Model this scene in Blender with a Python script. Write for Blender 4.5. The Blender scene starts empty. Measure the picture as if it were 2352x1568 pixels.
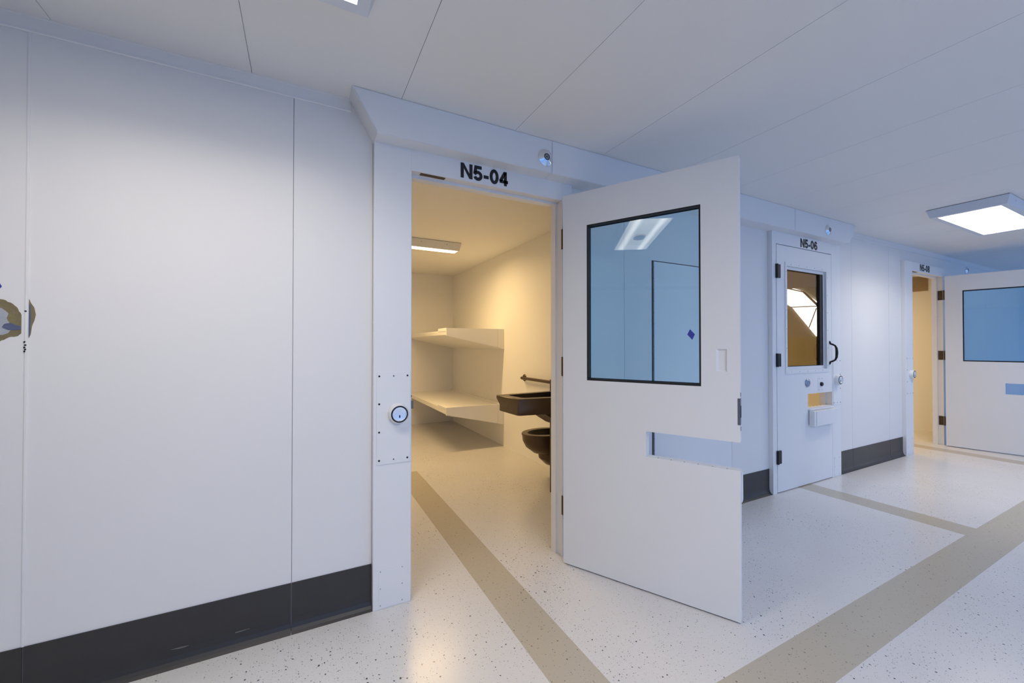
import bpy, bmesh, math, random
from mathutils import Vector, Matrix
random.seed(7)
sc = bpy.context.scene
COL = sc.collection
R = math.radians
H = 2.4246            # ceiling height
FY = -0.0365          # face of the steel door frames, proud of the wall (y = 0)
WT = 0.06             # thickness of the cell front wall

# ------------------------------------------------------------------ camera
cam_d = bpy.data.cameras.new('camera'); cam = bpy.data.objects.new('camera', cam_d); COL.objects.link(cam)
cam_d.sensor_fit = 'HORIZONTAL'; cam_d.sensor_width = 36.0
cam_d.lens = 36.0 * 925.85 / 2352.0
cam_d.clip_start = 0.02; cam_d.clip_end = 200
cam.location = (0, -2.043, 1.261)
cam.rotation_euler = (R(90) + 0.0097, 0, -0.4806)
sc.camera = cam

# ------------------------------------------------------------------ world / light levels / exposure
SKY = (0.25, 0.48, 1.0); SKY_S = 1.25
TUBE = (1.0, 0.90, 0.78); TUBE_S = 2.2; TUBE_W = 18.0
CELL = (1.0, 0.66, 0.27); CELL_W = 47.0
w = bpy.data.worlds.new('sky'); sc.world = w; w.use_nodes = True
bg = w.node_tree.nodes['Background']; bg.inputs[0].default_value = (*SKY, 1); bg.inputs[1].default_value = SKY_S
sc.view_settings.view_transform = 'Standard'; sc.view_settings.look = 'None'
sc.view_settings.exposure = 0.0; sc.view_settings.gamma = 1.0; sc.view_settings.use_curve_mapping = False
sc.cycles.use_denoising = True
sc.cycles.max_bounces = 7; sc.cycles.diffuse_bounces = 4; sc.cycles.glossy_bounces = 3; sc.cycles.transparent_max_bounces = 10
sc.cycles.use_adaptive_sampling = True; sc.cycles.adaptive_threshold = 0.06; sc.cycles.adaptive_min_samples = 16
sc.cycles.sample_clamp_indirect = 6.0
sc.cycles.caustics_reflective = False; sc.cycles.caustics_refractive = False

# ------------------------------------------------------------------ materials
def nt(m): return m.node_tree.nodes, m.node_tree.links
def mat(name, col, rough=0.5, metal=0.0, spec=0.5, bump=0.0, bscale=300, vary=0.0, vscale=3.0, coat=0.0):
    m = bpy.data.materials.new(name); m.use_nodes = True
    n, l = nt(m); b = n['Principled BSDF']
    b.inputs['Base Color'].default_value = (*col, 1); b.inputs['Roughness'].default_value = rough
    b.inputs['Metallic'].default_value = metal; b.inputs['Specular IOR Level'].default_value = spec
    b.inputs['Coat Weight'].default_value = coat
    tc = n.new('ShaderNodeTexCoord')
    if bump:
        t = n.new('ShaderNodeTexNoise'); t.inputs['Scale'].default_value = bscale; t.inputs['Detail'].default_value = 2
        bp = n.new('ShaderNodeBump'); bp.inputs['Strength'].default_value = bump; bp.inputs['Distance'].default_value = 0.002
        l.new(tc.outputs['Object'], t.inputs['Vector']); l.new(t.outputs['Fac'], bp.inputs['Height']); l.new(bp.outputs[0], b.inputs['Normal'])
    if vary:
        t = n.new('ShaderNodeTexNoise'); t.inputs['Scale'].default_value = vscale; t.inputs['Detail'].default_value = 4
        r = n.new('ShaderNodeMapRange'); r.inputs['To Min'].default_value = 1 - vary; r.inputs['To Max'].default_value = 1 + vary
        mx = n.new('ShaderNodeMix'); mx.data_type = 'RGBA'; mx.blend_type = 'MULTIPLY'; mx.inputs[0].default_value = 1
        cb = n.new('ShaderNodeCombineColor')
        l.new(tc.outputs['Object'], t.inputs['Vector']); l.new(t.outputs['Fac'], r.inputs['Value'])
        for i in range(3): l.new(r.outputs[0], cb.inputs[i])
        mx.inputs[6].default_value = (*col, 1); l.new(cb.outputs[0], mx.inputs[7]); l.new(mx.outputs[2], b.inputs['Base Color'])
    return m

def emis(name, col, s):
    m = bpy.data.materials.new(name); m.use_nodes = True
    n, l = nt(m); n.clear(); e = n.new('ShaderNodeEmission'); o = n.new('ShaderNodeOutputMaterial')
    e.inputs[0].default_value = (*col, 1); e.inputs[1].default_value = s; l.new(e.outputs[0], o.inputs[0])
    return m

def lens_mat(name, col, s, pitch):
    """diffuser lit from behind by two tubes lying along local x"""
    m = emis(name, col, s); n, l = nt(m); e = [k for k in n if k.type == 'EMISSION'][0]
    tc = n.new('ShaderNodeTexCoord'); sp = n.new('ShaderNodeSeparateXYZ'); l.new(tc.outputs['Object'], sp.inputs[0])
    ab = n.new('ShaderNodeMath'); ab.operation = 'ABSOLUTE'; l.new(sp.outputs['Y'], ab.inputs[0])
    sb = n.new('ShaderNodeMath'); sb.operation = 'SUBTRACT'; l.new(ab.outputs[0], sb.inputs[0]); sb.inputs[1].default_value = pitch
    a2 = n.new('ShaderNodeMath'); a2.operation = 'ABSOLUTE'; l.new(sb.outputs[0], a2.inputs[0])
    r = n.new('ShaderNodeMapRange'); r.interpolation_type = 'SMOOTHSTEP'
    r.inputs['From Min'].default_value = 0.0; r.inputs['From Max'].default_value = 0.05
    r.inputs['To Min'].default_value = s * 1.9; r.inputs['To Max'].default_value = s * 0.75
    l.new(a2.outputs[0], r.inputs['Value']); l.new(r.outputs[0], e.inputs[1])
    o = [k for k in n if k.type == 'OUTPUT_MATERIAL'][0]; tr = n.new('ShaderNodeBsdfTransparent'); tr.inputs[0].default_value = (0.8, 0.8, 0.8, 1)
    ad = n.new('ShaderNodeAddShader'); l.new(e.outputs[0], ad.inputs[0]); l.new(tr.outputs[0], ad.inputs[1]); l.new(ad.outputs[0], o.inputs[0])
    m.cycles.emission_sampling = 'NONE'
    return m

def glass_mat(name, tint, f0=0.036):
    m = bpy.data.materials.new(name); m.use_nodes = True
    n, l = nt(m); n.clear()
    o = n.new('ShaderNodeOutputMaterial'); mx = n.new('ShaderNodeMixShader'); tr = n.new('ShaderNodeBsdfTransparent')
    gl = n.new('ShaderNodeBsdfGlossy'); lw = n.new('ShaderNodeLayerWeight'); pw = n.new('ShaderNodeMath'); ma = n.new('ShaderNodeMath')
    tr.inputs[0].default_value = (*tint, 1); gl.inputs['Roughness'].default_value = 0.004; gl.inputs[0].default_value = (1, 1, 1, 1)
    # Fresnel reflectance of an air-glass face (Schlick), the same from either side of the thin pane
    lw.inputs['Blend'].default_value = 0.5; pw.operation = 'POWER'; pw.inputs[1].default_value = 5.0; l.new(lw.outputs['Facing'], pw.inputs[0])
    ma.operation = 'MULTIPLY_ADD'; l.new(pw.outputs[0], ma.inputs[0]); ma.inputs[1].default_value = 1 - f0; ma.inputs[2].default_value = f0
    l.new(ma.outputs[0], mx.inputs[0]); l.new(tr.outputs[0], mx.inputs[1]); l.new(gl.outputs[0], mx.inputs[2]); l.new(mx.outputs[0], o.inputs[0])
    return m

def terrazzo(name, col, rough=0.22, speck=(0.035, 0.035, 0.045), amount=1.0, mott=0.04):
    """seamless resin floor with scattered dark chips"""
    m = mat(name, col, rough, spec=0.5); n, l = nt(m); b = n['Principled BSDF']
    tc = n.new('ShaderNodeTexCoord')
    ns = n.new('ShaderNodeTexNoise'); ns.inputs['Scale'].default_value = 2.2; ns.inputs['Detail'].default_value = 2; ns.inputs['Roughness'].default_value = 0.4
    l.new(tc.outputs['Object'], ns.inputs['Vector'])
    base = n.new('ShaderNodeMix'); base.data_type = 'RGBA'
    base.inputs[6].default_value = (col[0]*(1-mott), col[1]*(1-mott), col[2]*(1-mott), 1); base.inputs[7].default_value = (col[0]*(1+mott), col[1]*(1+mott), col[2]*(1+mott), 1)
    l.new(ns.outputs['Fac'], base.inputs[0])
    cur = base.outputs[2]
    # patches with more chips
    pn = n.new('ShaderNodeTexNoise'); pn.inputs['Scale'].default_value = 1.3; pn.inputs['Detail'].default_value = 2; l.new(tc.outputs['Object'], pn.inputs['Vector'])
    wp = n.new('ShaderNodeTexNoise'); wp.inputs['Scale'].default_value = 140; wp.inputs['Detail'].default_value = 1; l.new(tc.outputs['Object'], wp.inputs['Vector'])
    for scale, cut, gain, dens in ((44.0, 0.80, 0.85, 0.92), (100.0, 0.70, 0.75, 0.70), (210.0, 0.68, 0.8, 0.38 * amount)):
        va = n.new('ShaderNodeVectorMath'); va.operation = 'MULTIPLY_ADD'
        l.new(wp.outputs['Color'], va.inputs[0]); va.inputs[1].default_value = (0.006, 0.006, 0.0); l.new(tc.outputs['Object'], va.inputs[2])
        v = n.new('ShaderNodeTexVoronoi'); v.voronoi_dimensions = '2D'; v.inputs['Scale'].default_value = scale
        l.new(va.outputs[0], v.inputs['Vector'])
        sp = n.new('ShaderNodeSeparateColor'); l.new(v.outputs['Color'], sp.inputs[0])
        ad = n.new('ShaderNodeMath'); ad.operation = 'MULTIPLY_ADD'; l.new(pn.outputs['Fac'], ad.inputs[0]); ad.inputs[1].default_value = 0.4 * amount; l.new(sp.outputs[0], ad.inputs[2])
        th = n.new('ShaderNodeMath'); th.operation = 'SUBTRACT'; l.new(ad.outputs[0], th.inputs[0]); th.inputs[1].default_value = cut + 0.20 * amount
        tm = n.new('ShaderNodeMath'); tm.operation = 'MULTIPLY'; l.new(th.outputs[0], tm.inputs[0]); tm.inputs[1].default_value = gain
        df = n.new('ShaderNodeMath'); df.operation = 'SUBTRACT'; l.new(tm.outputs[0], df.inputs[0]); l.new(v.outputs['Distance'], df.inputs[1])
        rm = n.new('ShaderNodeMapRange'); rm.inputs['From Min'].default_value = 0.0; rm.inputs['From Max'].default_value = 0.06
        rm.inputs['To Min'].default_value = 0; rm.inputs['To Max'].default_value = dens; l.new(df.outputs[0], rm.inputs['Value'])
        mx = n.new('ShaderNodeMix'); mx.data_type = 'RGBA'; l.new(rm.outputs[0], mx.inputs[0]); l.new(cur, mx.inputs[6]); mx.inputs[7].default_value = (*speck, 1)
        cur = mx.outputs[2]
    l.new(cur, b.inputs['Base Color'])
    rr = n.new('ShaderNodeMapRange'); rr.inputs['To Min'].default_value = rough - 0.75*mott; rr.inputs['To Max'].default_value = rough + 1.2*mott
    l.new(ns.outputs['Fac'], rr.inputs['Value']); l.new(rr.outputs[0], b.inputs['Roughness'])
    bn = n.new('ShaderNodeTexNoise'); bn.inputs['Scale'].default_value = 260; bn.inputs['Detail'].default_value = 2; l.new(tc.outputs['Object'], bn.inputs['Vector'])
    bp = n.new('ShaderNodeBump'); bp.inputs['Strength'].default_value = 0.10; bp.inputs['Distance'].default_value = 0.001
    l.new(bn.outputs['Fac'], bp.inputs['Height']); l.new(bp.outputs[0], b.inputs['Normal'])
    return m

M = dict(
    wall=mat('wall_enamel', (0.76, 0.76, 0.76), 0.42, spec=0.35, bump=0.03, bscale=220, vary=0.015, vscale=2),
    seam=mat('joint_sealant', (0.42, 0.42, 0.43), 0.7, vary=0.1, vscale=30),
    ceil=mat('ceiling_panel_white', (0.80, 0.80, 0.79), 0.55, spec=0.3, vary=0.02, vscale=1.5),
    steel=mat('white_steel_enamel', (0.78, 0.79, 0.80), 0.38, spec=0.4, bump=0.02, bscale=260, vary=0.012, vscale=4),
    cell=mat('cell_wall_paint', (0.90, 0.89, 0.86), 0.6, spec=0.2, vary=0.01, vscale=2),
    floor=terrazzo('speckled_resin_floor', (0.70, 0.69, 0.68)),
    band=terrazzo('taupe_resin_band', (0.49, 0.445, 0.36), 0.26, (0.14, 0.13, 0.115), 0.15, 0.0),
    base=mat('charcoal_base', (0.032, 0.031, 0.032), 0.42, spec=0.5, bump=0.05, bscale=180, vary=0.15, vscale=8),
    scuff=mat('pale_scuff', (0.14, 0.135, 0.13), 0.7, vary=0.2, vscale=60),
    black=mat('black_vinyl', (0.008, 0.008, 0.009), 0.5, vary=0.1, vscale=40),
    gasket=mat('black_gasket', (0.006, 0.006, 0.007), 0.55, vary=0.1, vscale=40),
    hole=mat('dark_screw', (0.012, 0.012, 0.018), 0.45, 0.3, vary=0.1, vscale=200),
    rivet=mat('grey_screw', (0.26, 0.28, 0.32), 0.4, 0.6, vary=0.1, vscale=200),
    hinge=mat('oil_black_hinge', (0.020, 0.020, 0.020), 0.45, 0.5, vary=0.2, vscale=60),
    bhinge=mat('brown_hinge', (0.085, 0.058, 0.032), 0.5, 0.4, vary=0.35, vscale=90),
    keycyl=mat('brushed_chrome', (0.86, 0.86, 0.86), 0.32, 0.9, vary=0.12, vscale=60),
    chrome=mat('chrome', (0.80, 0.81, 0.84), 0.16, 1.0, vary=0.03, vscale=40),
    zinc=mat('satin_steel', (0.30, 0.36, 0.44), 0.32, 1.0, vary=0.15, vscale=60),
    olive=mat('aged_steel_keeper', (0.17, 0.16, 0.12), 0.45, 0.7, vary=0.25, vscale=120),
    bronze=mat('bronze_enamelled_steel', (0.085, 0.052, 0.028), 0.36, 0.25, spec=0.5, vary=0.10, vscale=8),
    basin=mat('dark_basin', (0.018, 0.015, 0.013), 0.3, 0.2, vary=0.1, vscale=12),
    housing=mat('lamp_housing_white', (0.66, 0.70, 0.76), 0.4, spec=0.4, vary=0.02, vscale=6),
    tan=mat('tan_cap', (0.42, 0.28, 0.16), 0.5, vary=0.1, vscale=30),
    stain=mat('olive_filler_stain', (0.20, 0.165, 0.085), 0.65, bump=0.4, bscale=120, vary=0.35, vscale=25),
    filler=mat('grey_filler', (0.38, 0.41, 0.46), 0.6, bump=0.3, bscale=90, vary=0.25, vscale=22),
    bruise=mat('slate_paint_blotch', (0.10, 0.12, 0.21), 0.6, vary=0.3, vscale=40),
    tape=mat('blue_masking_tape', (0.035, 0.05, 0.36), 0.6, bump=0.2, bscale=400, vary=0.06, vscale=60),
    grille=mat('tan_vent_grille', (0.40, 0.30, 0.19), 0.6, vary=0.08, vscale=20),
    hallwall=mat('hall_wall', (0.36, 0.31, 0.24), 0.8, vary=0.06, vscale=0.6),
    hallbase=mat('hall_tan_boarding', (0.42, 0.29, 0.10), 0.7, vary=0.15, vscale=2),
    halldoor=mat('hall_tan_door', (0.30, 0.20, 0.07), 0.7, vary=0.1, vscale=2),
    truss=mat('truss_grey', (0.10, 0.10, 0.11), 0.6, 0.3, vary=0.1, vscale=6),
    glass=glass_mat('blue_laminated_glass', (0.85, 0.965, 0.99)),
    bglass=glass_mat('bronze_laminated_glass', (0.66, 0.60, 0.46)),
    lens=lens_mat('corridor_diffuser', TUBE, TUBE_S, 0.105),
    clens=lens_mat('cell_diffuser', (1.0, 0.93, 0.80), 2.2, 0.0),
    glowpanel=emis('added_glow_panel', (0.95, 0.98, 1.0), 14.0),
)

M['glowpanel'].cycles.emission_sampling = 'NONE'
# ------------------------------------------------------------------ mesh helpers
def obj(name, bm, m, parent=None, smooth=False, loc=None):
    me = bpy.data.meshes.new(name)
    bmesh.ops.recalc_face_normals(bm, faces=bm.faces[:])
    bm.to_mesh(me); bm.free()
    for x in (m if isinstance(m, (list, tuple)) else [m]): me.materials.append(M[x])
    if smooth:
        for p in me.polygons: p.use_smooth = True
        try: me.set_sharp_from_angle(angle=R(35))
        except Exception: pass
    o = bpy.data.objects.new(name, me); COL.objects.link(o)
    if loc: o.location = loc
    if parent: o.parent = parent
    return o
def share(name, src, parent, loc=(0, 0, 0)):
    o = bpy.data.objects.new(name, src.data); COL.objects.link(o); o.parent = parent; o.location = loc
    return o
def tag(o, label=None, cat=None, group=None, kind=None):
    if label: o['label'] = label
    if cat: o['category'] = cat
    if group: o['group'] = group
    if kind: o['kind'] = kind
    return o
def empty(name, loc=(0, 0, 0), rz=0.0):
    o = bpy.data.objects.new(name, None); COL.objects.link(o); o.location = loc; o.rotation_euler = (0, 0, rz); o.empty_display_size = 0.1
    return o
def box(x0, x1, y0, y1, z0, z1, bm=None, bev=0.0):
    bm = bm or bmesh.new()
    if x0 > x1: x0, x1 = x1, x0
    if y0 > y1: y0, y1 = y1, y0
    vs = [bm.verts.new((x, y, z)) for x in (x0, x1) for y in (y0, y1) for z in (z0, z1)]
    for f in ((0, 1, 3, 2), (4, 6, 7, 5), (0, 4, 5, 1), (2, 3, 7, 6), (0, 2, 6, 4), (1, 5, 7, 3)):
        bm.faces.new([vs[i] for i in f])
    if bev:
        es = set(e for v in vs for e in v.link_edges)
        bmesh.ops.bevel(bm, geom=list(es), offset=bev, segments=2, affect='EDGES', profile=0.5)
    return bm
def slab(xs, zs, holes, y0, y1, bm=None):
    """plate in the xz plane cut on a grid; cells listed in holes are left open"""
    bm = bm or bmesh.new(); nx, nz = len(xs) - 1, len(zs) - 1
    solid = lambda i, k: 0 <= i < nx and 0 <= k < nz and (i, k) not in holes
    V = {}
    def v(i, k, j):
        if (i, k, j) not in V: V[(i, k, j)] = bm.verts.new((xs[i], (y0, y1)[j], zs[k]))
        return V[(i, k, j)]
    for i in range(nx):
        for k in range(nz):
            if not solid(i, k): continue
            for j in (0, 1): bm.faces.new([v(i, k, j), v(i+1, k, j), v(i+1, k+1, j), v(i, k+1, j)])
            if not solid(i-1, k): bm.faces.new([v(i, k, 0), v(i, k+1, 0), v(i, k+1, 1), v(i, k, 1)])
            if not solid(i+1, k): bm.faces.new([v(i+1, k, 0), v(i+1, k+1, 0), v(i+1, k+1, 1), v(i+1, k, 1)])
            if not solid(i, k-1): bm.faces.new([v(i, k, 0), v(i+1, k, 0), v(i+1, k, 1), v(i, k, 1)])
            if not solid(i, k+1): bm.faces.new([v(i, k+1, 0), v(i+1, k+1, 0), v(i+1, k+1, 1), v(i, k+1, 1)])
    return bm
def ring(x0, x1, z0, z1, X0, X1, Z0, Z1, y0, y1, bm=None):
    """rectangular frame between inner (x,z) and outer (X,Z) outlines"""
    xs = sorted((X0, x0, x1, X1)); zs = sorted((Z0, z0, z1, Z1))
    return slab(xs, zs, {(1, 1)}, y0, y1, bm)
def prism(poly, a0, a1, axis='x', bm=None):
    """extrude a 2-D outline along an axis; poly in the two other axes (x:(y,z) y:(x,z) z:(x,y))"""
    bm = bm or bmesh.new()
    def p(q, a): return {'x': (a, q[0], q[1]), 'y': (q[0], a, q[1]), 'z': (q[0], q[1], a)}[axis]
    A = [bm.verts.new(p(q, a0)) for q in poly]; B = [bm.verts.new(p(q, a1)) for q in poly]
    bm.faces.new(A); bm.faces.new(list(reversed(B))); n = len(poly)
    for i in range(n): bm.faces.new([A[i], A[(i+1) % n], B[(i+1) % n], B[i]])
    return bm
def lathe(prof, origin=(0, 0, 0), axis='-y', seg=28, bm=None):
    """prof: (radius, distance along axis) list; closed at ends when radius is 0"""
    bm = bm or bmesh.new(); ox, oy, oz = origin; rows = []
    for r, d in prof:
        row = []
        for i in range(seg if r > 1e-6 else 1):
            a = 2*math.pi*i/seg; c, s_ = r*math.cos(a), r*math.sin(a)
            p = {'-y': (ox+c, oy-d, oz+s_), 'z': (ox+c, oy+s_, oz+d), '-x': (ox-d, oy+c, oz+s_), '-z': (ox+c, oy+s_, oz-d)}[axis]
            row.append(bm.verts.new(p))
        rows.append(row)
    for a, b in zip(rows, rows[1:]):
        for i in range(seg):
            j = (i+1) % seg
            if len(a) == 1 and len(b) == 1: continue
            if len(a) == 1: bm.faces.new([a[0], b[i], b[j]])
            elif len(b) == 1: bm.faces.new([a[i], b[0], a[j]])
            else: bm.faces.new([a[i], a[j], b[j], b[i]])
    if len(rows[0]) > 1: bm.faces.new(rows[0])
    if len(rows[-1]) > 1: bm.faces.new(list(reversed(rows[-1])))
    return bm
def tube(path, rad, seg=12, bm=None):
    bm = bm or bmesh.new(); pts = [Vector(p) for p in path]; rows = []
    rad = rad if isinstance(rad, (list, tuple)) else [rad]*len(pts)
    t0 = (pts[1]-pts[0]).normalized(); up = Vector((0, 0, 1)) if abs(t0.z) < .9 else Vector((1, 0, 0))
    nrm = t0.cross(up).normalized()
    for i, p in enumerate(pts):
        t = (pts[min(i+1, len(pts)-1)]-pts[max(i-1, 0)]).normalized()
        nrm = (nrm - t*nrm.dot(t)).normalized(); bi = t.cross(nrm)
        rows.append([bm.verts.new(p + rad[i]*(math.cos(2*math.pi*k/seg)*nrm + math.sin(2*math.pi*k/seg)*bi)) for k in range(seg)])
    for a, b in zip(rows, rows[1:]):
        for k in range(seg): bm.faces.new([a[k], a[(k+1) % seg], b[(k+1) % seg], b[k]])
    bm.faces.new(rows[0]); bm.faces.new(list(reversed(rows[-1])))
    return bm
def loft(rows, bm=None, cap0=True, cap1=True):
    bm = bm or bmesh.new(); V = [[bm.verts.new(p) for p in r] for r in rows]
    for a, b in zip(V, V[1:]):
        n = len(a)
        for k in range(n): bm.faces.new([a[k], a[(k+1) % n], b[(k+1) % n], b[k]])
    if cap0: bm.faces.new(V[0])
    if cap1: bm.faces.new(list(reversed(V[-1])))
    return bm
def blob(cx, cz, rx, rz, seed, n=64, rough=0.20, clipx=None):
    rnd = random.Random(seed); ph = [rnd.uniform(0, 6.28) for _ in range(5)]; am = [rnd.uniform(.3, 1)/(k+1) for k in range(5)]
    out = []
    for i in range(n):
        a = 2*math.pi*i/n; f = 1 + rough*(sum(am[k]*math.sin((k+2)*a+ph[k]) for k in range(5)) + rnd.uniform(-.12, .12))
        x = cx + rx*f*math.cos(a); z = cz + rz*f*math.sin(a)
        if clipx: x = min(max(x, clipx[0]), clipx[1])
        out.append((x, z))
    return out

# screw template shared by every screw
_screws = {}
def screw(parent, x, y, z, r=0.004, m='hole', name='screw'):
    k = (r, m)
    if k not in _screws:
        o = obj(name, lathe([(r, 0), (r, 0.0010), (r*0.55, 0.0016), (0, 0.0017)], seg=8), m, parent, loc=(x, y, z)); _screws[k] = o
        return o
    return share(name, _screws[k], parent, (x, y, z))

# ------------------------------------------------------------------ lettering strokes (bold grotesque capitals)
def stroke(path, wd, y0, y1, bm, closed=False):
    P = [Vector((a, b)) for a, b in path]; n = len(P); L, Rr = [], []
    for i in range(n):
        a = P[i-1] if (closed or i > 0) else None; b = P[(i+1) % n] if (closed or i < n-1) else None
        if a is None: d = (b-P[i]).normalized(); q = Vector((-d.y, d.x))*wd/2
        elif b is None: d = (P[i]-a).normalized(); q = Vector((-d.y, d.x))*wd/2
        else:
            d1 = (P[i]-a).normalized(); d2 = (b-P[i]).normalized(); n1 = Vector((-d1.y, d1.x)); n2 = Vector((-d2.y, d2.x))
            mm = (n1+n2).normalized(); q = mm*(wd/2)/max(.35, mm.dot(n1))
        L.append(P[i]+q); Rr.append(P[i]-q)
    V = [[bm.verts.new((p.x, y, p.y)) for p in S] for S in (L, Rr) for y in (y0, y1)]   # L0 L1 R0 R1
    m = n if closed else n-1
    for i in range(m):
        j = (i+1) % n
        bm.faces.new([V[0][i], V[0][j], V[2][j], V[2][i]]); bm.faces.new([V[1][i], V[3][i], V[3][j], V[1][j]])
        bm.faces.new([V[0][i], V[1][i], V[1][j], V[0][j]]); bm.faces.new([V[2][i], V[2][j], V[3][j], V[3][i]])
    if not closed:
        for i in (0, n-1): bm.faces.new([V[0][i], V[1][i], V[3][i], V[2][i]])
def arc(cx, cz, rx, rz, a0, a1, n=18): return [(cx+rx*math.cos(R(a0+(a1-a0)*i/n)), cz+rz*math.sin(R(a0+(a1-a0)*i/n))) for i in range(n+1)]
def glyph(ch, x, z, h, bm, y):
    s = h; w_ = 0.222*h; y0, y1 = y-0.0012, y
    def st(p, closed=False): stroke([(x+a*s, z+b*s) for a, b in p], w_, y0, y1, bm, closed)
    hw = 0.0975
    if ch == 'N':
        st([(hw, 0), (hw, 1)]); st([(.82-hw, 0), (.82-hw, 1)])
        q = [(0, 1), (.21, 1), (.82, 0), (.61, 0)]
        A = [bm.verts.new((x+a*s, y0-.0002, z+b*s)) for a, b in q]; B = [bm.verts.new((x+a*s, y1, z+b*s)) for a, b in q]
        bm.faces.new(A); bm.faces.new(list(reversed(B)))
        for i in range(4): bm.faces.new([A[i], A[(i+1) % 4], B[(i+1) % 4], B[i]])
        return .82
    if ch == '-': st([(0, .35), (.37, .35)]); return .37
    if ch == '0': st(arc(.33, .5, .33-hw, .5-hw, 0, 360, 30)[:-1], True); return .66
    if ch == '4':
        st([(.53-hw+.02, 0), (.53-hw+.02, 1)]); st([(0, .285), (.66, .285)]); st([(.0+.06, .285), (.53-hw-.03, .93)]); return .66
    if ch == '5':
        st([(.60, 1-hw), (.17, 1-hw), (.105, .50)] + arc(.315, .33, .33-hw, .33-hw, 140, -160, 22)); return .66
    if ch == '6':
        st(arc(.33, .32, .33-hw, .32-hw, 0, 360, 26)[:-1], True); st(arc(.33, .5, .33-hw, .5-hw, 32, 200, 18)); return .66
    if ch == '8':
        st(arc(.33, .27, .33-hw, .27-hw+.02, 0, 360, 24)[:-1], True); st(arc(.33, .745, .30-hw, .255-hw+.02, 0, 360, 24)[:-1], True); return .66
def lettering(text, x, z, h, y, parent):
    for ch in text:
        bm = bmesh.new(); adv = glyph(ch, x, z, h, bm, y)
        o = obj('character', bm, 'black', parent); x += adv*h + 0.092*h
        tag(o, label='black vinyl character on the door header')

# ================================================================== STRUCTURE
# floor with inlaid bands
fl = tag(obj('floor', box(-5, 26.2, -16, 4.5, -0.12, 0.0), 'floor'), 'pale resin floor with dark speckles', None, None, 'structure')
for x0, x1, y0, y1 in ((0.829, 1.029, -1.049, 2.0), (3.918, 4.122, -1.049, 2.0), (6.765, 6.955, -1.049, 0.4), (-5, 26, -1.254, -1.049)):
    b_ = obj('floor_band', box(x0, x1, y0, y1, -0.002, 0.0006), 'band', fl); b_['label'] = 'taupe inlaid band'

# ceiling: slab plus separate boards 0.607 m wide
ce = tag(obj('ceiling', box(8.9, 14.2, -2.3, WT, H+0.004, H+0.15, box(-5, 8.9, -3.45, WT, H+0.004, H+0.15)), 'seam'), 'white ceiling boards over the corridor', None, None, 'structure')
x = 0.413 - 0.607*8; first = second = None
while x < 14.0:
    if first is None: first = obj('ceiling_board', box(0.001, 0.606, -3.45, 0.0, H, H+0.004), 'ceil', ce, loc=(x, 0, 0))
    elif x < 8.8: share('ceiling_board', first, ce, (x, 0, 0))
    else:
        if second is None: second = obj('ceiling_board', box(0.001, 0.606, -2.3, 0.0, H, H+0.004), 'ceil', ce, loc=(x, 0, 0))
        else: share('ceiling_board', second, ce, (x, 0, 0))
    x += 0.607

# front wall of the cells: core with three openings, faced with panels
OPEN = ((0.482, 1.385), (3.592, 4.500), (6.320, 7.222))
OUT = ((0.303, 1.459), (3.535, 4.662), (6.125, 7.297))
TOPZ = 2.134; FT = 2.241
xs = [-5.0] + [v for o in OUT for v in o] + [14.0]
wl = tag(obj('wall_back', slab(xs, [0, FT, H], {(1, 0), (3, 0), (5, 0)}, 0.004, WT), 'seam'), 'white panelled cell-front wall', None, None, 'structure')
PAN = [(-4.137, -3.317), (-3.317, -2.497), (-2.497, -1.677), (-1.677, -0.857), (-0.857, -0.036), (-0.036, 0.303), (1.459, 1.913), (1.913, 3.043), (3.043, 3.535), (4.662, 4.974), (4.974, 5.81), (5.81, 6.125),
       (7.297, 8.13), (8.13, 8.95), (8.95, 9.77), (9.77, 10.59), (10.59, 11.41), (11.41, 12.23), (12.23, 13.05), (13.05, 14.0)]
panels = {}
for a, b in PAN:
    panels[a] = obj('wall_panel', box(a+0.0013, b-0.0013, 0.0, 0.004, 0.0, H), 'wall', wl)
for a, b in OUT: obj('wall_panel', box(a, b, 0.0, 0.004, FT, H), 'wall', wl)
obj('joint_strip', box(-0.861, -0.854, -0.003, 0.0, 0.211, 2.368, bev=0.0008), 'wall', wl)

# damaged filler patch at the joint
pp = panels[-1.677]
st_ = obj('filler_stain', prism(blob(-0.935, 1.345, 0.070, 0.078, 3, clipx=(-1.05, -0.870)), -0.0008, 0.0, 'y'), 'stain', pp); st_['label'] = 'olive stained filler patch'
obj('filler_blotch', prism(blob(-0.950, 1.352, 0.060, 0.050, 5, clipx=(-1.05, -0.872)), -0.0014, -0.0008, 'y'), 'filler', pp)['label'] = 'grey filler blotch'
obj('paint_blotch', prism(blob(-0.893, 1.325, 0.022, 0.012, 9, clipx=(-1.0, -0.870)), -0.0019, -0.0014, 'y'), 'bruise', pp)['label'] = 'slate blue blotch'
obj('blue_mark', prism(blob(-0.929, 1.468, 0.010, 0.012, 11), -0.0008, 0.0, 'y'), 'tape', pp)['label'] = 'blue paint mark'
pq = panels[-0.857]
obj('filler_stain', prism([(-0.852, 1.425), (-0.847, 1.41), (-0.839, 1.395), (-0.835, 1.37), (-0.838, 1.35), (-0.844, 1.33), (-0.847, 1.30), (-0.852, 1.285)], -0.0008, 0.0, 'y'), 'stain', pq)
obj('paint_blotch', prism([(-0.852, 1.41), (-0.848, 1.40), (-0.847, 1.35), (-0.849, 1.30), (-0.852, 1.29)], -0.0014, -0.0008, 'y'), 'bruise', pq)
for i, zz in enumerate((1.273, 1.262, 1.254, 1.247, 1.240, 1.381)):
    obj('paint_fleck', prism(blob(-0.861+0.002*(i % 2), zz, 0.003, 0.003, 20+i, n=10), -0.0036, -0.003, 'y'), 'black', pq)

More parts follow.
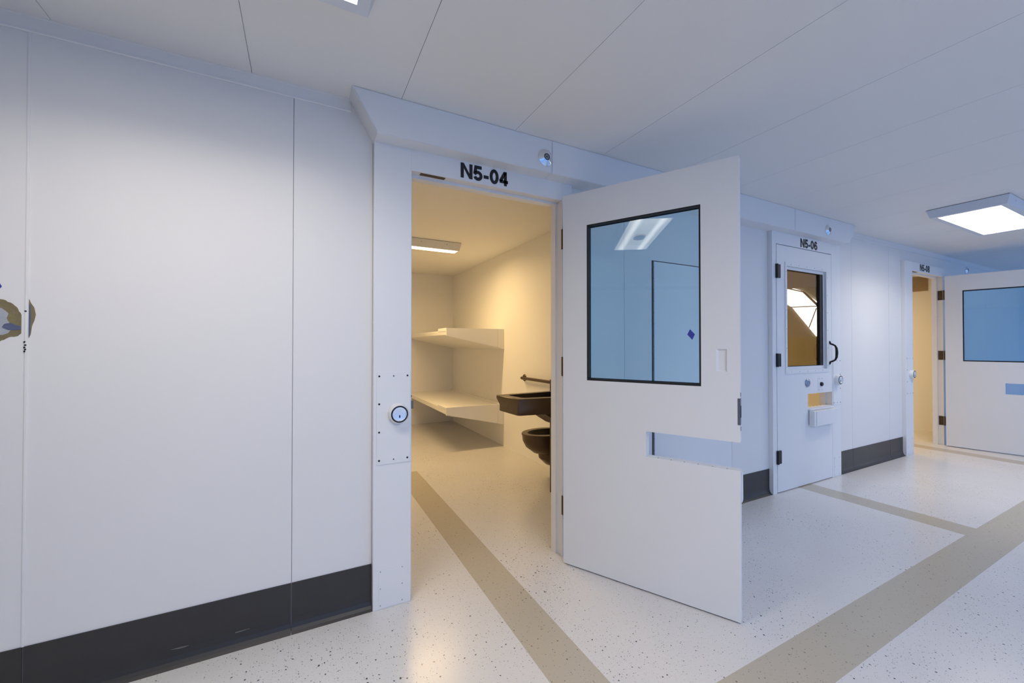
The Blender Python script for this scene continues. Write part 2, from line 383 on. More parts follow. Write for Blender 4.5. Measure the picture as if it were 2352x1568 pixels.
# charcoal coved base between the door frames
def cove(x0, x1, bm=None):
    prof = [(0.0, 0.211), (-0.004, 0.211), (-0.004, 0.055), (-0.006, 0.035), (-0.011, 0.018), (-0.020, 0.007), (-0.032, 0.0), (0.0, 0.0)]
    return prism(prof, x0, x1, 'x', bm)
bn = 0
for side, segs in (('left', [(-4.137, -2.497), (-2.497, -0.857), (-0.857, -0.036), (-0.036, 0.303)]), ('middle', [(1.459, 1.913), (1.913, 3.043), (3.043, 3.535)]),
                   ('right', [(4.662, 4.974), (4.974, 5.81), (5.81, 6.125)]), ('far', [(7.297, 8.95), (8.95, 11.41), (11.41, 14.0)])):
    r_ = tag(empty('baseboard_' + side, (segs[0][0], 0, 0)), 'charcoal coved wall base', None, None, 'structure')
    for a, b in segs: obj('base_strip', cove(a-segs[0][0]+0.0014, b-segs[0][0]-0.0014), 'base', r_)
    if side == 'left':
        for xx, ll in ((-0.42, 0.03), (-0.22, 0.025)):
            q_ = obj('scuff_mark', prism(blob(xx+4.137, 0.062, ll, 0.0022, int(xx*-100), n=14, rough=.4), -0.0066, -0.0040, 'y'), 'scuff', r_); q_['label'] = 'pale scuff'

# trim along the top of the wall
for k, (a, b) in enumerate(((-5, 0.2), (4.77, 14.0))):
    tag(obj('trim_%d' % (k+1), prism([(0, 2.366), (-0.006, 2.366), (-0.009, 2.3685), (-0.009, 2.373), (-0.005, 2.374), (-0.005, H-0.006), (-0.011, H-0.004), (-0.011, H), (0, H)], a, b, 'x'), 'steel'), 'flat white strip along the wall head', None, None, 'structure')

# soffit box above the first two doors, three sections, ends cut on the slant
so = tag(empty('trim_3', (0.193, 0, 2.238)), 'boxed white soffit above the cell doors', None, None, 'structure')
def soffit(tx0, tx1, bx0, bx1):
    bm = bmesh.new(); z0, z1, y0, y1 = 2.238-2.238, H-2.238, -0.125, 0.0; o = 0.193
    vs = [bm.verts.new(p) for p in ((bx0-o, y0, z0), (bx1-o, y0, z0), (bx1-o, y1, z0), (bx0-o, y1, z0), (tx0-o, y0, z1), (tx1-o, y0, z1), (tx1-o, y1, z1), (tx0-o, y1, z1))]
    for f in ((0, 1, 2, 3), (4, 5, 6, 7), (0, 1, 5, 4), (1, 2, 6, 5), (2, 3, 7, 6), (3, 0, 4, 7)): bm.faces.new([vs[i] for i in f])
    bmesh.ops.recalc_face_normals(bm, faces=bm.faces[:])
    bmesh.ops.bevel(bm, geom=[e for e in bm.edges if all(abs(v.co.y-y0) < 1e-6 for v in e.verts)], offset=0.003, segments=2, affect='EDGES')
    return bm
for a in ((0.193, 1.2565, 0.3045, 1.2565), (1.2575, 3.7145, 1.2575, 3.7145), (3.7165, 4.779, 3.7165, 4.648)):
    obj('soffit_section', soffit(*a), 'steel', so)

# cells behind the wall
def cell_shell(n, x0, x1, yb):
    tag(obj('wall_cell_%d_right' % n, box(x1, x1+0.06, WT, yb, 0, H), 'cell'), 'cream side wall of the cell', None, None, 'structure')
    tag(obj('wall_cell_%d_left' % n, box(x0-0.06, x0, WT, yb, 0, H), 'cell'), 'cream side wall of the cell', None, None, 'structure')
    tag(obj('wall_cell_%d_back' % n, box(x0-0.06, x1+0.06, yb, yb+0.06, 0, H), 'cell'), 'cream back wall of the cell', None, None, 'structure')
    tag(obj('ceiling_cell_%d' % n, box(x0-0.06, x1+0.06, WT, yb+0.06, H, H+0.1), 'cell'), 'cream ceiling of the cell', None, None, 'structure')
cell_shell(4, -0.30, 2.25, 4.42)
cell_shell(6, 3.05, 5.45, 4.42)
cell_shell(8, 5.60, 8.10, 4.42)

# corridor end, wall behind the photographer and hall beyond the open side
tag(obj('wall_end', box(14.0, 14.1, -2.3, WT, 0, H), 'wall'), 'white wall closing the far end', None, None, 'structure')
tag(obj('wall_left', box(-5.1, -5.0, -3.45, WT, 0, H), 'wall'), 'white wall at the near end', None, None, 'structure')
tag(obj('wall_front', box(-5.0, -0.9, -3.55, -3.45, 0, H), 'wall'), 'white wall opposite the cells', None, None, 'structure')
hw = tag(obj('wall_hall', box(26.0, 26.2, -16, -3.0, 0, 7.5), 'hallwall'), 'distant hall wall', None, None, 'structure')
obj('hall_boarding', box(25.95, 26.0, -16, -3.0, 0, 1.75), 'hallbase', hw)
obj('hall_door', box(25.92, 25.95, -11.3, -10.9, 0.5, 1.55), 'halldoor', hw); obj('hall_door', box(25.92, 25.95, -12.6, -12.1, 0.4, 1.5), 'halldoor', hw)
mb = obj('reflection_panel', prism([(-11.95, 4.9), (-11.11, 4.48), (-9.9, 3.45), (-9.9, 1.78), (-10.29, 1.78), (-11.54, 3.52), (-11.95, 3.82)], 25.90, 25.99, 'x'), 'glowpanel', hw); mb['label'] = 'glowing panel added to mirror as a daylit roof in the closed door'  # invented emissive shape that gives the bright reflection in the closed door's glass
for a, b, r_ in (((-11.95, 4.75), (-10.88, 4.36), .035), ((-10.88, 4.36), (-10.1, 3.44), .06), ((-11.71, 3.54), (-10.1, 3.48), .03), ((-10.24, 3.37), (-10.62, 2.29), .03)):
    obj('truss_bar', tube([(25.86, *a), (25.86, *b)], r_, 6), 'truss', hw)

# ================================================================== DOOR FRAMES
def lock_face(parent, cx, cz, y):
    c = obj('lock_collar', lathe([(0.050, 0), (0.050, 0.004), (0.046, 0.026), (0.043, 0.032), (0.040, 0.032), (0.040, 0.028)], (cx, y, cz)), 'steel', parent, True)
    k = obj('lock_cylinder', lathe([(0.0405, 0.027), (0.0405, 0.0335), (0.0335, 0.0335), (0.0335, 0.031)], (cx, y, cz)), 'gasket', parent, True); k['label'] = 'black ring around the key cylinder'
    f = obj('key_cylinder', lathe([(0.0335, 0.028), (0.0335, 0.0345), (0.0305, 0.0350), (0.0295, 0.0335), (0.0275, 0.0330), (0, 0.0338)], (cx, y, cz)), 'keycyl', parent, True); f['label'] = 'chrome key cylinder'
    obj('keyhole', prism([(cx-0.002, cz-0.017), (cx+0.002, cz-0.017), (cx+0.0035, cz-0.010), (cx+0.0015, cz-0.003), (cx-0.0015, cz-0.003), (cx-0.0035, cz-0.010)], y-0.0346, y-0.0330, 'y'), 'gasket', f)
def door_frame(n, hinge, text, label):
    """hinge: +1 hinges on the right, -1 on the left"""
    (o0, o1), (X0, X1) = OPEN[n], OUT[n]
    t = tag(empty('door_frame', (X0, 0, 0)), label, 'door frame', 'white steel cell door frames', 'structure')
    L = lambda v: v - X0
    yf, yb = FY, WT + 0.004
    def chan(name, x0, x1, z0, z1): return obj(name, box(L(x0), L(x1), yf, yb, z0, z1, bev=0.0022), 'steel', t)
    chan('jamb', X0, o0, 0.0, FT); chan('jamb', o1, X1, 0.0, FT); chan('header', o0-0.001, o1+0.001, TOPZ, FT)
    # rebate stop the leaf closes against
    obj('stop', box(L(o0)-0.001, L(o0)+0.014, 0.0165, yb, 0, TOPZ), 'steel', t); obj('stop', box(L(o1)-0.014, L(o1)+0.001, 0.0165, yb, 0, TOPZ), 'steel', t)
    obj('stop', box(L(o0)+0.014, L(o1)-0.014, 0.0165, yb, TOPZ-0.014, TOPZ+0.001), 'steel', t)
    # lock pocket in the wide jamb
    a, b = (X0, o0) if hinge > 0 else (o1, X1)
    px0, px1 = a+0.014, b-0.006
    pl = obj('lock_plate', box(L(px0), L(px1), yf-0.003, yf, 0.690, 1.132, bev=0.0008), 'steel', t)
    for sx in (px0+0.012, (px0+px1)/2, px1-0.013):
        for sz in (1.113, 0.710): screw(pl, L(sx), yf-0.003, sz, 0.0048 if sx != (px0+px1)/2 else 0.0032)
    edge = px0+0.012 if hinge > 0 else px1-0.013
    for sz in (0.980, 0.845): screw(pl, L(edge), yf-0.003, sz, 0.0048)
    lock_face(pl, L((a+b)/2 + (0.026 if hinge > 0 else 0.0)), 0.930, yf-0.003)
    # keeper on the inside of the lock jamb
    s = 1 if hinge > 0 else -1; e = o0 if hinge > 0 else o1
    obj('bolt_keeper', box(L(e), L(e)+s*0.015, -0.022, 0.012, 0.945, 0.985, bev=0.001), 'olive', t)
    obj('roller', lathe([(0.007, -0.004), (0.007, 0.004)], (L(e)+s*0.003, -0.004, 1.006), '-y', 14), 'gasket', t, True)
    # small plate at the foot of the lock jamb
    fp = obj('foot_plate', box(L(a)+0.027, L(b)-0.035, yf-0.0015, yf, 0.006, 0.194), 'steel', t)
    for sx in (a+0.034, b-0.042):
        for sz in (0.180, 0.100, 0.020): screw(fp, L(sx), yf-0.0015, sz, 0.0026, 'rivet')
    # door contact let into the underside of the header
    if hinge > 0:
        obj('door_contact', box(L(o0)+0.048, L(o0)+0.178, -0.026, -0.002, TOPZ-0.003, TOPZ+0.002), 'bhinge', t)
    lettering(text, L((0.741, 3.970, 6.535)[n]), (2.1495, 2.1445, 2.1510)[n], 0.079, yf-0.0002, t)
    return t
door_frame(0, 1, 'N5-04', 'white steel door frame lettered N5-04 around the open doorway')
door_frame(1, -1, 'N5-06', 'white steel door frame lettered N5-06 around the closed door')
door_frame(2, 1, 'N5-08', 'white steel door frame lettered N5-08, farthest along the wall')

# ================================================================== DOOR LEAVES
HZ = ((1.838, 1.958), (1.078, 1.192), (0.250, 0.364))
def leaf(name, pivot, rz, m, label, glass, hmat, flap):
    """local origin on the hinge pin, x = m*s along the leaf, outside face at y = 0.005, inside face at y = 0.055"""
    t = tag(empty(name, (*pivot, 0), R(rz)), label, 'door', 'cell doors', 'structure')
    X = lambda s: m*s
    z0, z1, W_ = 0.008, 2.1285, 0.904
    yo, ym, yi = 0.005, 0.025, 0.055
    def sl(ss, zs, holes, a, b):
        if m < 0:
            n = len(ss)-1; holes = {(n-1-i, k) for i, k in holes}
        return slab(sorted(X(s) for s in ss), zs, holes, a, b)
    # outside skin, inside skin; both open at the window and at the food pass that runs out to the lock edge
    so_, si = [0.0065, 0.153, 0.482, 0.800, W_], [0.004, 0.155, 0.481, 0.742, W_]
    obj('outer_skin', sl(so_, [z0, 0.690, 0.820, 1.045, 1.955, z1], {(1, 3), (2, 3), (2, 1), (3, 1)}, yo, ym), 'steel', t)
    ob = [0.0065, 0.155, 0.481, 0.742, 0.806, 0.852, W_]
    obj('inner_skin', sl(ob, [z0, 0.690, 0.820, 1.066, 1.139, 1.245, 1.937, z1],
        {(1, 3), (2, 3), (1, 4), (2, 4), (1, 5), (2, 5), (2, 1), (3, 1), (4, 1), (5, 1), (4, 4)}, ym, yi), 'steel', t)
    # flush pull: shallow dished cup let into the inside face
    cup = bmesh.new(); s0, s1, c0, c1, d = 0.806, 0.852, 1.139, 1.245, 0.010
    A = [cup.verts.new((X(a), yi-0.0005, b)) for a, b in ((s0, c0), (s1, c0), (s1, c1), (s0, c1))]
    B = [cup.verts.new((X(a), yi-d, b)) for a, b in ((s0+.010, c0+.008), (s1-.004, c0+.008), (s1-.004, c1-.008), (s0+.010, c1-.008))]
    for i in range(4): cup.faces.new([A[i], A[(i+1) % 4], B[(i+1) % 4], B[i]])
    cup.faces.new(B); obj('flush_pull', cup, 'steel', t)
    # glazing
    gk = obj('gasket', ring(X(0.164), X(0.734), 1.075, 1.929, X(0.155), X(0.742), 1.066, 1.937, ym, yi-0.001), 'gasket', t)
    obj('gasket_stop', ring(X(0.165), X(0.733), 1.079, 1.925, X(0.157), X(0.784), 1.073, 1.930, ym-0.004, ym), 'gasket', gk)
    obj('glazing_bead', ring(X(0.157), X(0.784), 1.073, 1.930, X(0.1528), X(0.8005), 1.0448, 1.9552, ym-0.006, ym), 'steel', t)
    obj('glass_pane', box(X(0.160), X(0.737), 0.034, 0.035, 1.070, 1.932), glass, t)
    # screwed stop frame on the outside
    sf = obj('window_frame', ring(X(0.153), X(0.802), 1.045, 1.955, X(0.128), X(0.842), 1.012, 1.988, yo-0.006, yo), 'steel', t)
    for i in range(5):
        for zz in (1.972, 1.028): screw(sf, X(0.215+0.128*i), yo-0.006, zz, 0.0034, 'rivet')
    for i in range(6):
        for ss in (0.140, 0.822): screw(sf, X(ss), yo-0.006, 1.072+0.166*i, 0.0034, 'rivet')
    # hinges
    for za, zb in HZ:
        h = obj('hinge', tube([(0, 0, za), (0, 0, (za+zb)/2), (0, 0, zb)], 0.0125, 14), hmat, t, True)
        obj('hinge_plate', box(X(0.0), X(0.050), -0.0055, 0.0050, za+0.002, zb-0.002, bev=0.001), hmat, h)
        obj('hinge_plate', box(X(0.0005), X(0.0040), 0.005, 0.046, za+0.002, zb-0.002), hmat, h)
    # latch on the lock edge
    lt = obj('latch_plate', box(X(W_), X(W_+0.0015), yo+0.010, yi+0.0008, 0.899, 1.020), 'zinc', t); lt['label'] = 'satin steel latch plate'
    obj('latch_return', box(X(W_-0.010), X(W_+0.0015), yi, yi+0.0008, 0.899, 1.020), 'zinc', lt)
    obj('bolt_slot', box(X(W_+0.0010), X(W_+0.0024), yo+0.020, yi-0.006, 0.932, 0.985), 'gasket', lt)
    for zz in (0.882, 1.037): obj('edge_screw', box(X(W_), X(W_+0.0018), 0.028, 0.045, zz-0.010, zz+0.008), 'rivet', lt)
    # riveted sill of the food pass
    sill = obj('food_pass_sill', box(X(0.482), X(W_-0.002), yo+0.001, yi-0.001, 0.6885, 0.6915), 'steel', t)
    for i in range(6): obj('rivet', lathe([(0.004, 0), (0.003, 0.0014), (0, 0.0018)], (X(0.54+0.062*i), 0.047, 0.6915), 'z', 8), 'rivet', sill)
    # outside hardware
    pull = [(X(0.856), yo, 1.298), (X(0.856), yo-0.006, 1.288), (X(0.856), yo-0.012, 1.276), (X(0.856), yo-0.030, 1.270), (X(0.856), yo-0.050, 1.258), (X(0.856), yo-0.060, 1.235), (X(0.856), yo-0.063, 1.195),
            (X(0.856), yo-0.060, 1.150), (X(0.856), yo-0.050, 1.125), (X(0.856), yo-0.030, 1.112), (X(0.856), yo-0.012, 1.106), (X(0.856), yo-0.006, 1.096), (X(0.856), yo, 1.084)]
    hd = obj('pull_handle', tube(pull, [.010, .010, .008, .008, .008, .010, .0115, .010, .008, .008, .008, .010, .010], 12), 'hinge', t, True); hd['label'] = 'black bow-shaped pull handle'
    for zz in (1.300, 1.082): screw(hd, X(0.856), yo-0.006, zz, 0.006, 'rivet')
    rs = obj('round_escutcheon', lathe([(0.037, 0), (0.037, 0.004), (0.033, 0.009), (0.018, 0.012), (0.016, 0.009), (0, 0.009)], (X(0.474), yo, 0.922)), 'zinc', t, True); rs['label'] = 'round chrome escutcheon'
    pl = obj('pass_lock_plate', box(X(0.655), X(0.760), yo-0.002, yo, 0.835, 0.965), 'steel', t)
    for a in (0.672, 0.722):
        for zz in (0.848, 0.952): screw(pl, X(a), yo-0.002, zz, 0.0034, 'rivet')
    obj('pass_lock', lathe([(0.019, 0), (0.019, 0.010), (0.015, 0.014), (0, 0.014)], (X(0.705), yo-0.002, 0.901), seg=18), 'gasket', pl, True)
    # drop-down food-pass flap hanging below the opening
    fo = obj('food_flap', box(X(0.490), X(0.906), yo-0.050, yo-0.006, 0.532, 0.668, bev=0.0008), 'steel', t); fo['label'] = 'drop-down food-pass flap hanging open'
    obj('flap_cover', box(X(0.520), X(0.903), yo-0.0545, yo-0.0500, 0.537, 0.662), 'steel', fo)
    obj('flap_hinge', tube([(X(0.490), yo-0.008, 0.676), (X(0.9), yo-0.008, 0.676)], 0.008, 10), 'steel', fo, True)
    return t
leaf('door_1', (1.392, -0.072), 117.7, -1, 'white steel cell door standing open with blue glass and food slot', 'glass', 'bhinge', True)
leaf('door_2', (3.592, FY-0.005), 0.0, 1, 'white steel cell door closed under the sign N5-06', 'bglass', 'hinge', True)
leaf('door_3', (7.218, -0.052), 101.0, -1, 'white steel cell door open at the right edge, under N5-08', 'glass', 'bhinge', True)
# hinge leaves screwed to the jambs of the two opened doors
for o1 in (1.385, 7.222):
    for za, zb in HZ:
        fr = [o for o in COL.objects if o.name.startswith('door_frame') and abs(o.location.x - (0.303 if o1 < 2 else 6.125)) < 1e-4][0]
        hp = obj('hinge_leaf', box(o1-fr.location.x-0.003, o1-fr.location.x, *((FY-0.036, FY+0.004) if o1 < 2 else (FY+0.002, 0.010)), za, zb), 'bhinge', fr)
        for k in (() if o1 < 2 else (-0.025, -0.008)):
            for zz in (za+0.02, (za+zb)/2, zb-0.02):
                obj('screw', lathe([(0.004, 0), (0.003, 0.001), (0, 0.0012)], (o1-fr.location.x-0.003, k, zz), '-x', 8), 'hole', hp)

# square of tape stuck on the open door's glass
d1 = bpy.data.objects['door_1']; Mw = Matrix.Translation(Vector((1.392, -0.072, 0))) @ Matrix.Rotation(R(117.7), 4, 'Z')
tp = obj('tape_square', prism([(-0.690, 0.026), (-0.712, 0.001), (-0.700, -0.026), (-0.677, 0.0)], 0.0352, 0.0356, 'y'), 'tape')
tp.matrix_world = Mw @ Matrix.Translation(Vector((0, 0, 1.314)))
tag(tp, 'small blue tape diamond stuck on the glass of the open door', 'tape')

# flush access door to the service chase, hung on a piano hinge
ac = tag(empty('door_4', (2.170, 0, 0.25)), 'flush white service access door on the wall behind the open cell door', 'door', None, 'structure')
obj('door_sheet', box(0.016, 0.862, -0.003, 0.0, 0, 1.600, bev=0.001), 'steel', ac)
ph = obj('piano_hinge', tube([(0.009, -0.005, 0.0), (0.009, -0.005, 0.8), (0.009, -0.005, 1.600)], 0.0042, 10), 'rivet', ac, True)
obj('hinge_gap', box(-0.004, 0.004, -0.0008, 0.0, 0, 1.606), 'gasket', ph)
for i in range(20): obj('knuckle_gap', tube([(0.009, -0.005, 0.04+0.08*i-0.001), (0.009, -0.005, 0.04+0.08*i+0.001)], 0.0045, 10), 'gasket', ph)
obj('top_gap', box(0.004, 0.862, -0.0008, 0.0, 1.6003, 1.606), 'gasket', ac)
obj('edge_gap', box(0.8622, 0.8660, -0.0006, 0.0, 0.0, 1.606), 'seam', ac)

# ================================================================== SPRINKLERS
def sprinkler(x, y, z, label):
    t = tag(empty('sprinkler_head', (x, y, z)), label, 'sprinkler', 'chrome sprinkler heads')
    obj('rosette', lathe([(0.047, 0), (0.047, 0.002), (0.042, 0.005), (0.019, 0.016), (0.017, 0.015)], seg=36), 'chrome', t, True)
    rg = obj('seal_ring', lathe([(0.0175, 0.012), (0.0175, 0.0175), (0.0145, 0.0175), (0.0145, 0.015)], seg=28), 'gasket', t, True)
    obj('nozzle', lathe([(0.0145, 0.012), (0.0145, 0.0165), (0.0120, 0.0172), (0.004, 0.0165), (0.0030, 0.0140), (0, 0.0140)], seg=24), 'zinc', t, True)
sprinkler(1.213, -0.125, 2.318, 'chrome sprinkler head on the soffit above the open doorway N5-04')
sprinkler(4.251, -0.125, 2.312, 'chrome sprinkler head on the soffit above the closed door N5-06')
sprinkler(8.206, 0.0, 2.310, 'chrome sprinkler head on the wall past the N5-08 sign')

# ================================================================== LAMPS
def frustum(hx, hy, ix, iy, z0, z1, bm=None):
    """open-bottomed tapered box from (hx,hy) at z1 to (ix,iy) at z0"""
    return loft([[(sx*hx, sy*hy, z1) for sx, sy in ((-1, -1), (1, -1), (1, 1), (-1, 1))], [(sx*ix, sy*iy, z0) for sx, sy in ((-1, -1), (1, -1), (1, 1), (-1, 1))]], bm, True, False)
def lamp(name, cx, cy, lx, ly, drop, label, cat_group, lens, hous, rim, oval=False, watt=0.0, spread=180, tone=TUBE):
    t = tag(empty(name, (cx, cy, H-drop)), label, 'ceiling light', cat_group)
    hx, hy = lx/2, ly/2; ix, iy = hx-0.020, hy-0.020
    bm = frustum(hx, hy, ix, iy, 0.0, drop-0.004)
    # bottom rim
    a = [bm.verts.new((sx*ix, sy*iy, 0)) for sx, sy in ((-1, -1), (1, -1), (1, 1), (-1, 1))]
    b = [bm.verts.new((sx*(ix-rim), sy*(iy-rim), 0)) for sx, sy in ((-1, -1), (1, -1), (1, 1), (-1, 1))]
    for i in range(4): bm.faces.new([a[i], a[(i+1) % 4], b[(i+1) % 4], b[i]])
    bmesh.ops.remove_doubles(bm, verts=bm.verts[:], dist=1e-5)
    hs = obj('housing', bm, hous, t)
    obj('gasket', box(-hx+0.004, hx-0.004, -hy+0.004, hy-0.004, drop-0.004, drop), 'gasket', t)
    obj('diffuser', box(-ix+rim, ix-rim, -iy+rim, iy-rim, 0.0005, 0.004), lens, t)
    if watt:                                     # light thrown down by the reflector tray above the diffuser
        ld = bpy.data.lights.new('tubes', 'AREA'); ld.shape = 'RECTANGLE'; ld.size = 2*(ix-rim)-0.01; ld.size_y = 2*(iy-rim)-0.01
        ld.energy = watt; ld.color = tone; ld.spread = R(spread)
        lo = bpy.data.objects.new('tubes', ld); COL.objects.link(lo); lo.parent = t; lo.location = (0, 0, 0.012)
    for k in (-0.36, -0.12, 0.12, 0.36):
        for sy, off in ((-1, 0),):
            screw(hs, k*lx, -hy+0.008, drop*0.62, 0.0045)
    if oval:
        n = 28; po = [( (0.045 if math.cos(2*math.pi*i/n) > 0 else -0.045)*1.0 + 0.052*math.cos(2*math.pi*i/n), 0.052*math.sin(2*math.pi*i/n)) for i in range(n)]
        obj('night_light', prism(po, -0.014, 0.0, 'z'), 'tan', t)
    return t
lamp('ceiling_light', -0.42, -0.85, 1.26, 0.47, 0.070, 'white surface ceiling light cut by the top edge of the picture', 'corridor ceiling lights', 'lens', 'housing', 0.038, True, TUBE_W, 150)
lamp('ceiling_light', 5.41, -0.85, 1.26, 0.47, 0.070, 'glowing rectangular ceiling light at the right edge of the picture', 'corridor ceiling lights', 'lens', 'housing', 0.038, False, TUBE_W, 140)
lamp('ceiling_light', 0.90, -2.85, 1.26, 0.47, 0.070, 'added fill light behind the viewer on the left', 'corridor ceiling lights', 'lens', 'housing', 0.038, False, TUBE_W*2.6, 175)  # invented lamp out of view, added to brighten the open door's face
lamp('ceiling_light', 5.41, -2.85, 1.26, 0.47, 0.070, 'added fill light behind the viewer on the right', 'corridor ceiling lights', 'lens', 'housing', 0.038, False, TUBE_W*0.6, 150)  # second invented lamp out of view, fills the right of the corridor
lamp('cell_light', 1.00, 2.37, 1.21, 0.185, 0.090, 'slim white ceiling light seen through the open doorway', 'cell ceiling lights', 'clens', 'cell', 0.012, False, CELL_W, 180, CELL)
lamp('cell_light', 4.25, 2.37, 1.21, 0.185, 0.090, 'slim ceiling light inside the closed cell N5-06', 'cell ceiling lights', 'clens', 'cell', 0.012, False, CELL_W, 180, CELL)
lamp('cell_light', 6.90, 1.60, 1.21, 0.185, 0.090, 'slim ceiling light inside the cell N5-08', 'cell ceiling lights', 'clens', 'cell', 0.012, False, CELL_W, 180, CELL)

# ================================================================== CELL FITTINGS
XR, YB, YN = 2.25, 4.42, 2.485          # side wall, back wall, near end of the bunks
def bunk(zt, zo, zw, rise, label):
    t = tag(empty('bunk', (XR, YN, zw)), label, 'bunk', 'wall-hung bunks in the open cell')
    wd, ln = 0.749, YB-YN
    # tapering cantilever body: shallow at the free edge, deep at the wall
    prof = [(-wd, zo-zw), (-wd, zt-zw-rise), (0, zt-zw-rise), (0, 0)]
    bm = prism(prof, 0.02, ln, 'y'); bmesh.ops.bevel(bm, geom=[e for e in bm.edges if all(abs(v.co.x+wd) < 1e-5 for v in e.verts)], offset=0.008, segments=3, affect='EDGES')
    obj('deck', bm, 'cell', t, True)
    e = prism([(-wd-0.004, zo-zw-0.004), (-wd-0.004, zt-zw), (-0.088, zt-zw), (-0.088, 0.028)], 0.0, 0.02, 'y')
    obj('end_plate', e, 'cell', t)
    obj('wall_bracket', prism([(-0.086, 0.026), (-0.086, zt-zw), (0, zt-zw), (0, 0)], -0.001, 0.02, 'y'), 'cell', t)
    obj('front_rail', box(-wd-0.004, -wd+0.022, 0.02, 0.33, zt-zw-rise-0.01, zt-zw, bev=0.004), 'cell', t)
    obj('back_rail', box(-0.04, 0, 0.02, ln, zt-zw-rise-0.01, zt-zw, bev=0.004), 'cell', t)
    return t
bunk(1.466, 1.378, 1.212, 0.030, 'upper white cantilevered bunk on the cell wall')
bunk(0.533, 0.448, 0.269, 0.018, 'lower white cantilevered bunk near the cell floor')

# wash basin cabinet
t = tag(empty('wash_basin', (1.896, 0.62, 0)), 'bronze steel wash basin unit standing just inside the open cell', 'sink')
ox, oy = 1.896, 0.62
bx = box(0.0, XR-ox-0.004, 0.30-oy, 0.892-oy, 0.0, 0.968, bev=0.004)
obj('cabinet', bx, 'bronze', t)
rim_out = [(1.896, 0.875), (1.40, 0.835), (1.356, 0.822), (1.352, 0.800), (1.388, 0.525), (1.41, 0.512), (1.70, 0.470), (1.896, 0.450)]
rim_in = [(1.870, 0.815), (1.470, 0.785), (1.435, 0.770), (1.432, 0.745), (1.452, 0.585), (1.475, 0.565), (1.70, 0.530), (1.870, 0.515)]
low = [(1.896, 0.860), (1.42, 0.825), (1.380, 0.815), (1.374, 0.795), (1.386, 0.530), (1.40, 0.516), (1.70, 0.476), (1.896, 0.458)]
Q = lambda p, z: (p[0]-ox, p[1]-oy, z)
bw = loft([[Q(p, 0.752) for p in low], [Q(p, 0.800) for p in low], [Q(p, 0.850) for p in rim_out], [Q(p, 0.868) for p in rim_out], [Q(p, 0.872) for p in [(a+(c-a)*.06, b+(d-b)*.06) for (a, b), (c, d) in zip(rim_out, rim_in)]], [Q(p, 0.872) for p in rim_in]], None, True, False)
basin = obj('basin', bw, 'bronze', t, True)
cx_, cy_ = 1.65, 0.66
inn = [(cx_+(a-cx_)*.80, cy_+(b-cy_)*.72) for a, b in rim_in]
obj('bowl', loft([[Q(p, 0.872) for p in rim_in], [Q(p, 0.860) for p in [(cx_+(a-cx_)*.985, cy_+(b-cy_)*.97) for a, b in rim_in]], [Q(p, 0.775) for p in inn]], None, False, True), 'basin', t, True)
gs = loft([[(1.60-ox, 0.50-oy, 0.753), (1.60-ox, 0.80-oy, 0.753), (1.897-ox, 0.845-oy, 0.753), (1.897-ox, 0.48-oy, 0.753)], [(1.80-ox, 0.52-oy, 0.63), (1.80-ox, 0.80-oy, 0.63), (1.897-ox, 0.84-oy, 0.60), (1.897-ox, 0.49-oy, 0.60)]])
obj('drain_shroud', gs, 'bronze', t)
sp_ = obj('spout', tube([(0.0, 0.06, 0.915), (-0.05, 0.06, 0.918), (-0.085, 0.06, 0.905), (-0.095, 0.06, 0.888)], 0.009, 10), 'bronze', t, True)

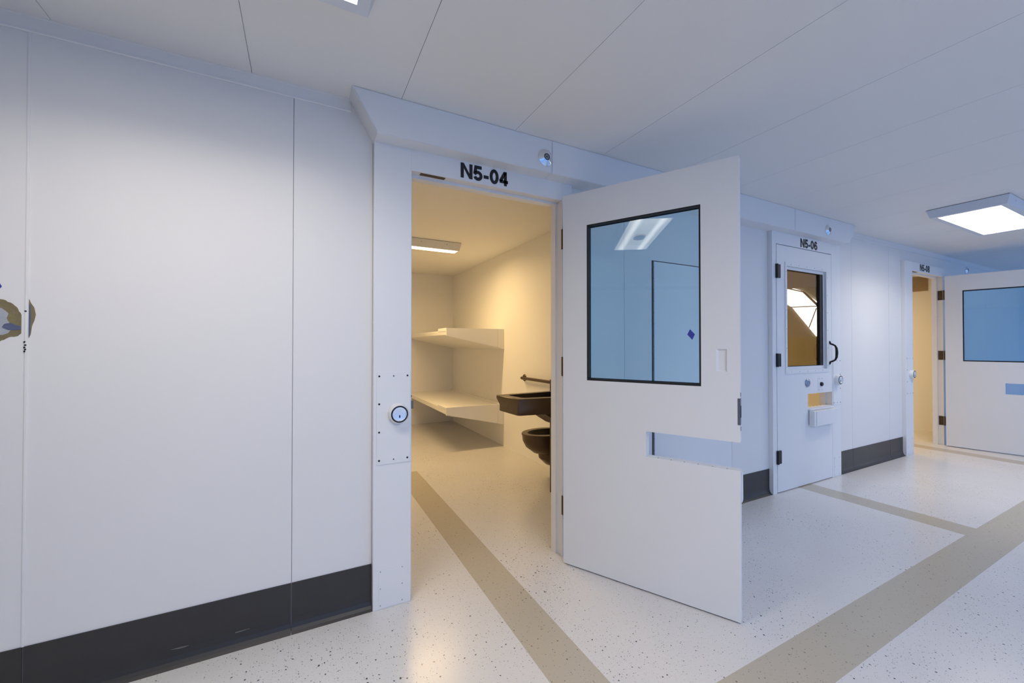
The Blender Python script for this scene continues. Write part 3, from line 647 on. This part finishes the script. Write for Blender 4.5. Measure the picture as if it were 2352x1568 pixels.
# toilet bowl hung on the side wall behind it
t = tag(empty('toilet', (XR, 1.22, 0.40)), 'bronze steel toilet bowl hung on the cell wall beyond the wash basin', 'toilet')
def oval(cx, cy, a, b, n=28, back=None):
    o = []
    for i in range(n):
        an = 2*math.pi*i/n; X_ = cx + a*math.cos(an); Y_ = cy + b*math.sin(an)
        if back is not None: X_ = min(X_, back)
        o.append((X_, Y_))
    return o
def orow(cx, a, b, z): return [(x, y, z) for x, y in oval(cx, 0, a, b, 28, -0.001)]
rows = [orow(-0.10, 0.10, 0.085, -0.165), orow(-0.13, 0.185, 0.135, -0.145), orow(-0.155, 0.232, 0.168, -0.09), orow(-0.17, 0.250, 0.180, -0.03), orow(-0.17, 0.255, 0.183, 0.018), orow(-0.17, 0.262, 0.188, 0.030), orow(-0.17, 0.258, 0.184, 0.040), orow(-0.17, 0.205, 0.128, 0.040)]
obj('bowl', loft(rows, None, True, False), 'bronze', t, True)
obj('bowl_inside', loft([orow(-0.17, 0.205, 0.128, 0.040), orow(-0.17, 0.195, 0.118, 0.01), orow(-0.15, 0.12, 0.07, -0.07)], None, False, True), 'basin', t, True)
tr = [[(x, y, z) for x, y in oval(-0.11+dx, 0, a, b, 24, -0.001)] for dx, a, b, z in ((0, 0.12, 0.12, -0.08), (0, 0.145, 0.135, -0.15), (0.01, 0.145, 0.13, -0.21), (0.03, 0.10, 0.11, -0.27), (0.05, 0.05, 0.06, -0.295))]
obj('trap_cover', loft(tr), 'bronze', t, True)

# grab bar on the side wall
t = tag(empty('grab_bar', (XR, 1.43, 0.894)), 'bronze tubular grab bar on the cell side wall', 'grab bar')
obj('bar', tube([(-0.002, 0.53, 0), (-0.030, 0.528, 0), (-0.046, 0.515, 0), (-0.050, 0.49, 0), (-0.050, 0.0, 0), (-0.050, -0.42, 0), (-0.046, -0.445, 0), (-0.030, -0.458, 0), (-0.002, -0.46, 0)], 0.017, 14), 'bronze', t, True)
for yy in (0.53, -0.46): obj('flange', lathe([(0.040, 0), (0.040, 0.004), (0.034, 0.010), (0.017, 0.012)], (0, yy, 0), '-x', 24), 'bronze', t, True)

# vent grille high on the side wall of the farthest cell
t = tag(empty('vent_grille', (8.10, 0.46, 2.17)), 'square tan vent grille inside the farthest cell N5-08', 'vent')
obj('plate', box(-0.010, 0.0, -0.10, 0.10, -0.11, 0.11, bev=0.002), 'grille', t)
for i in range(9): obj('slat', box(-0.014, -0.010, -0.088, 0.088, -0.092+0.023*i-0.004, -0.092+0.023*i+0.004), 'grille', t)
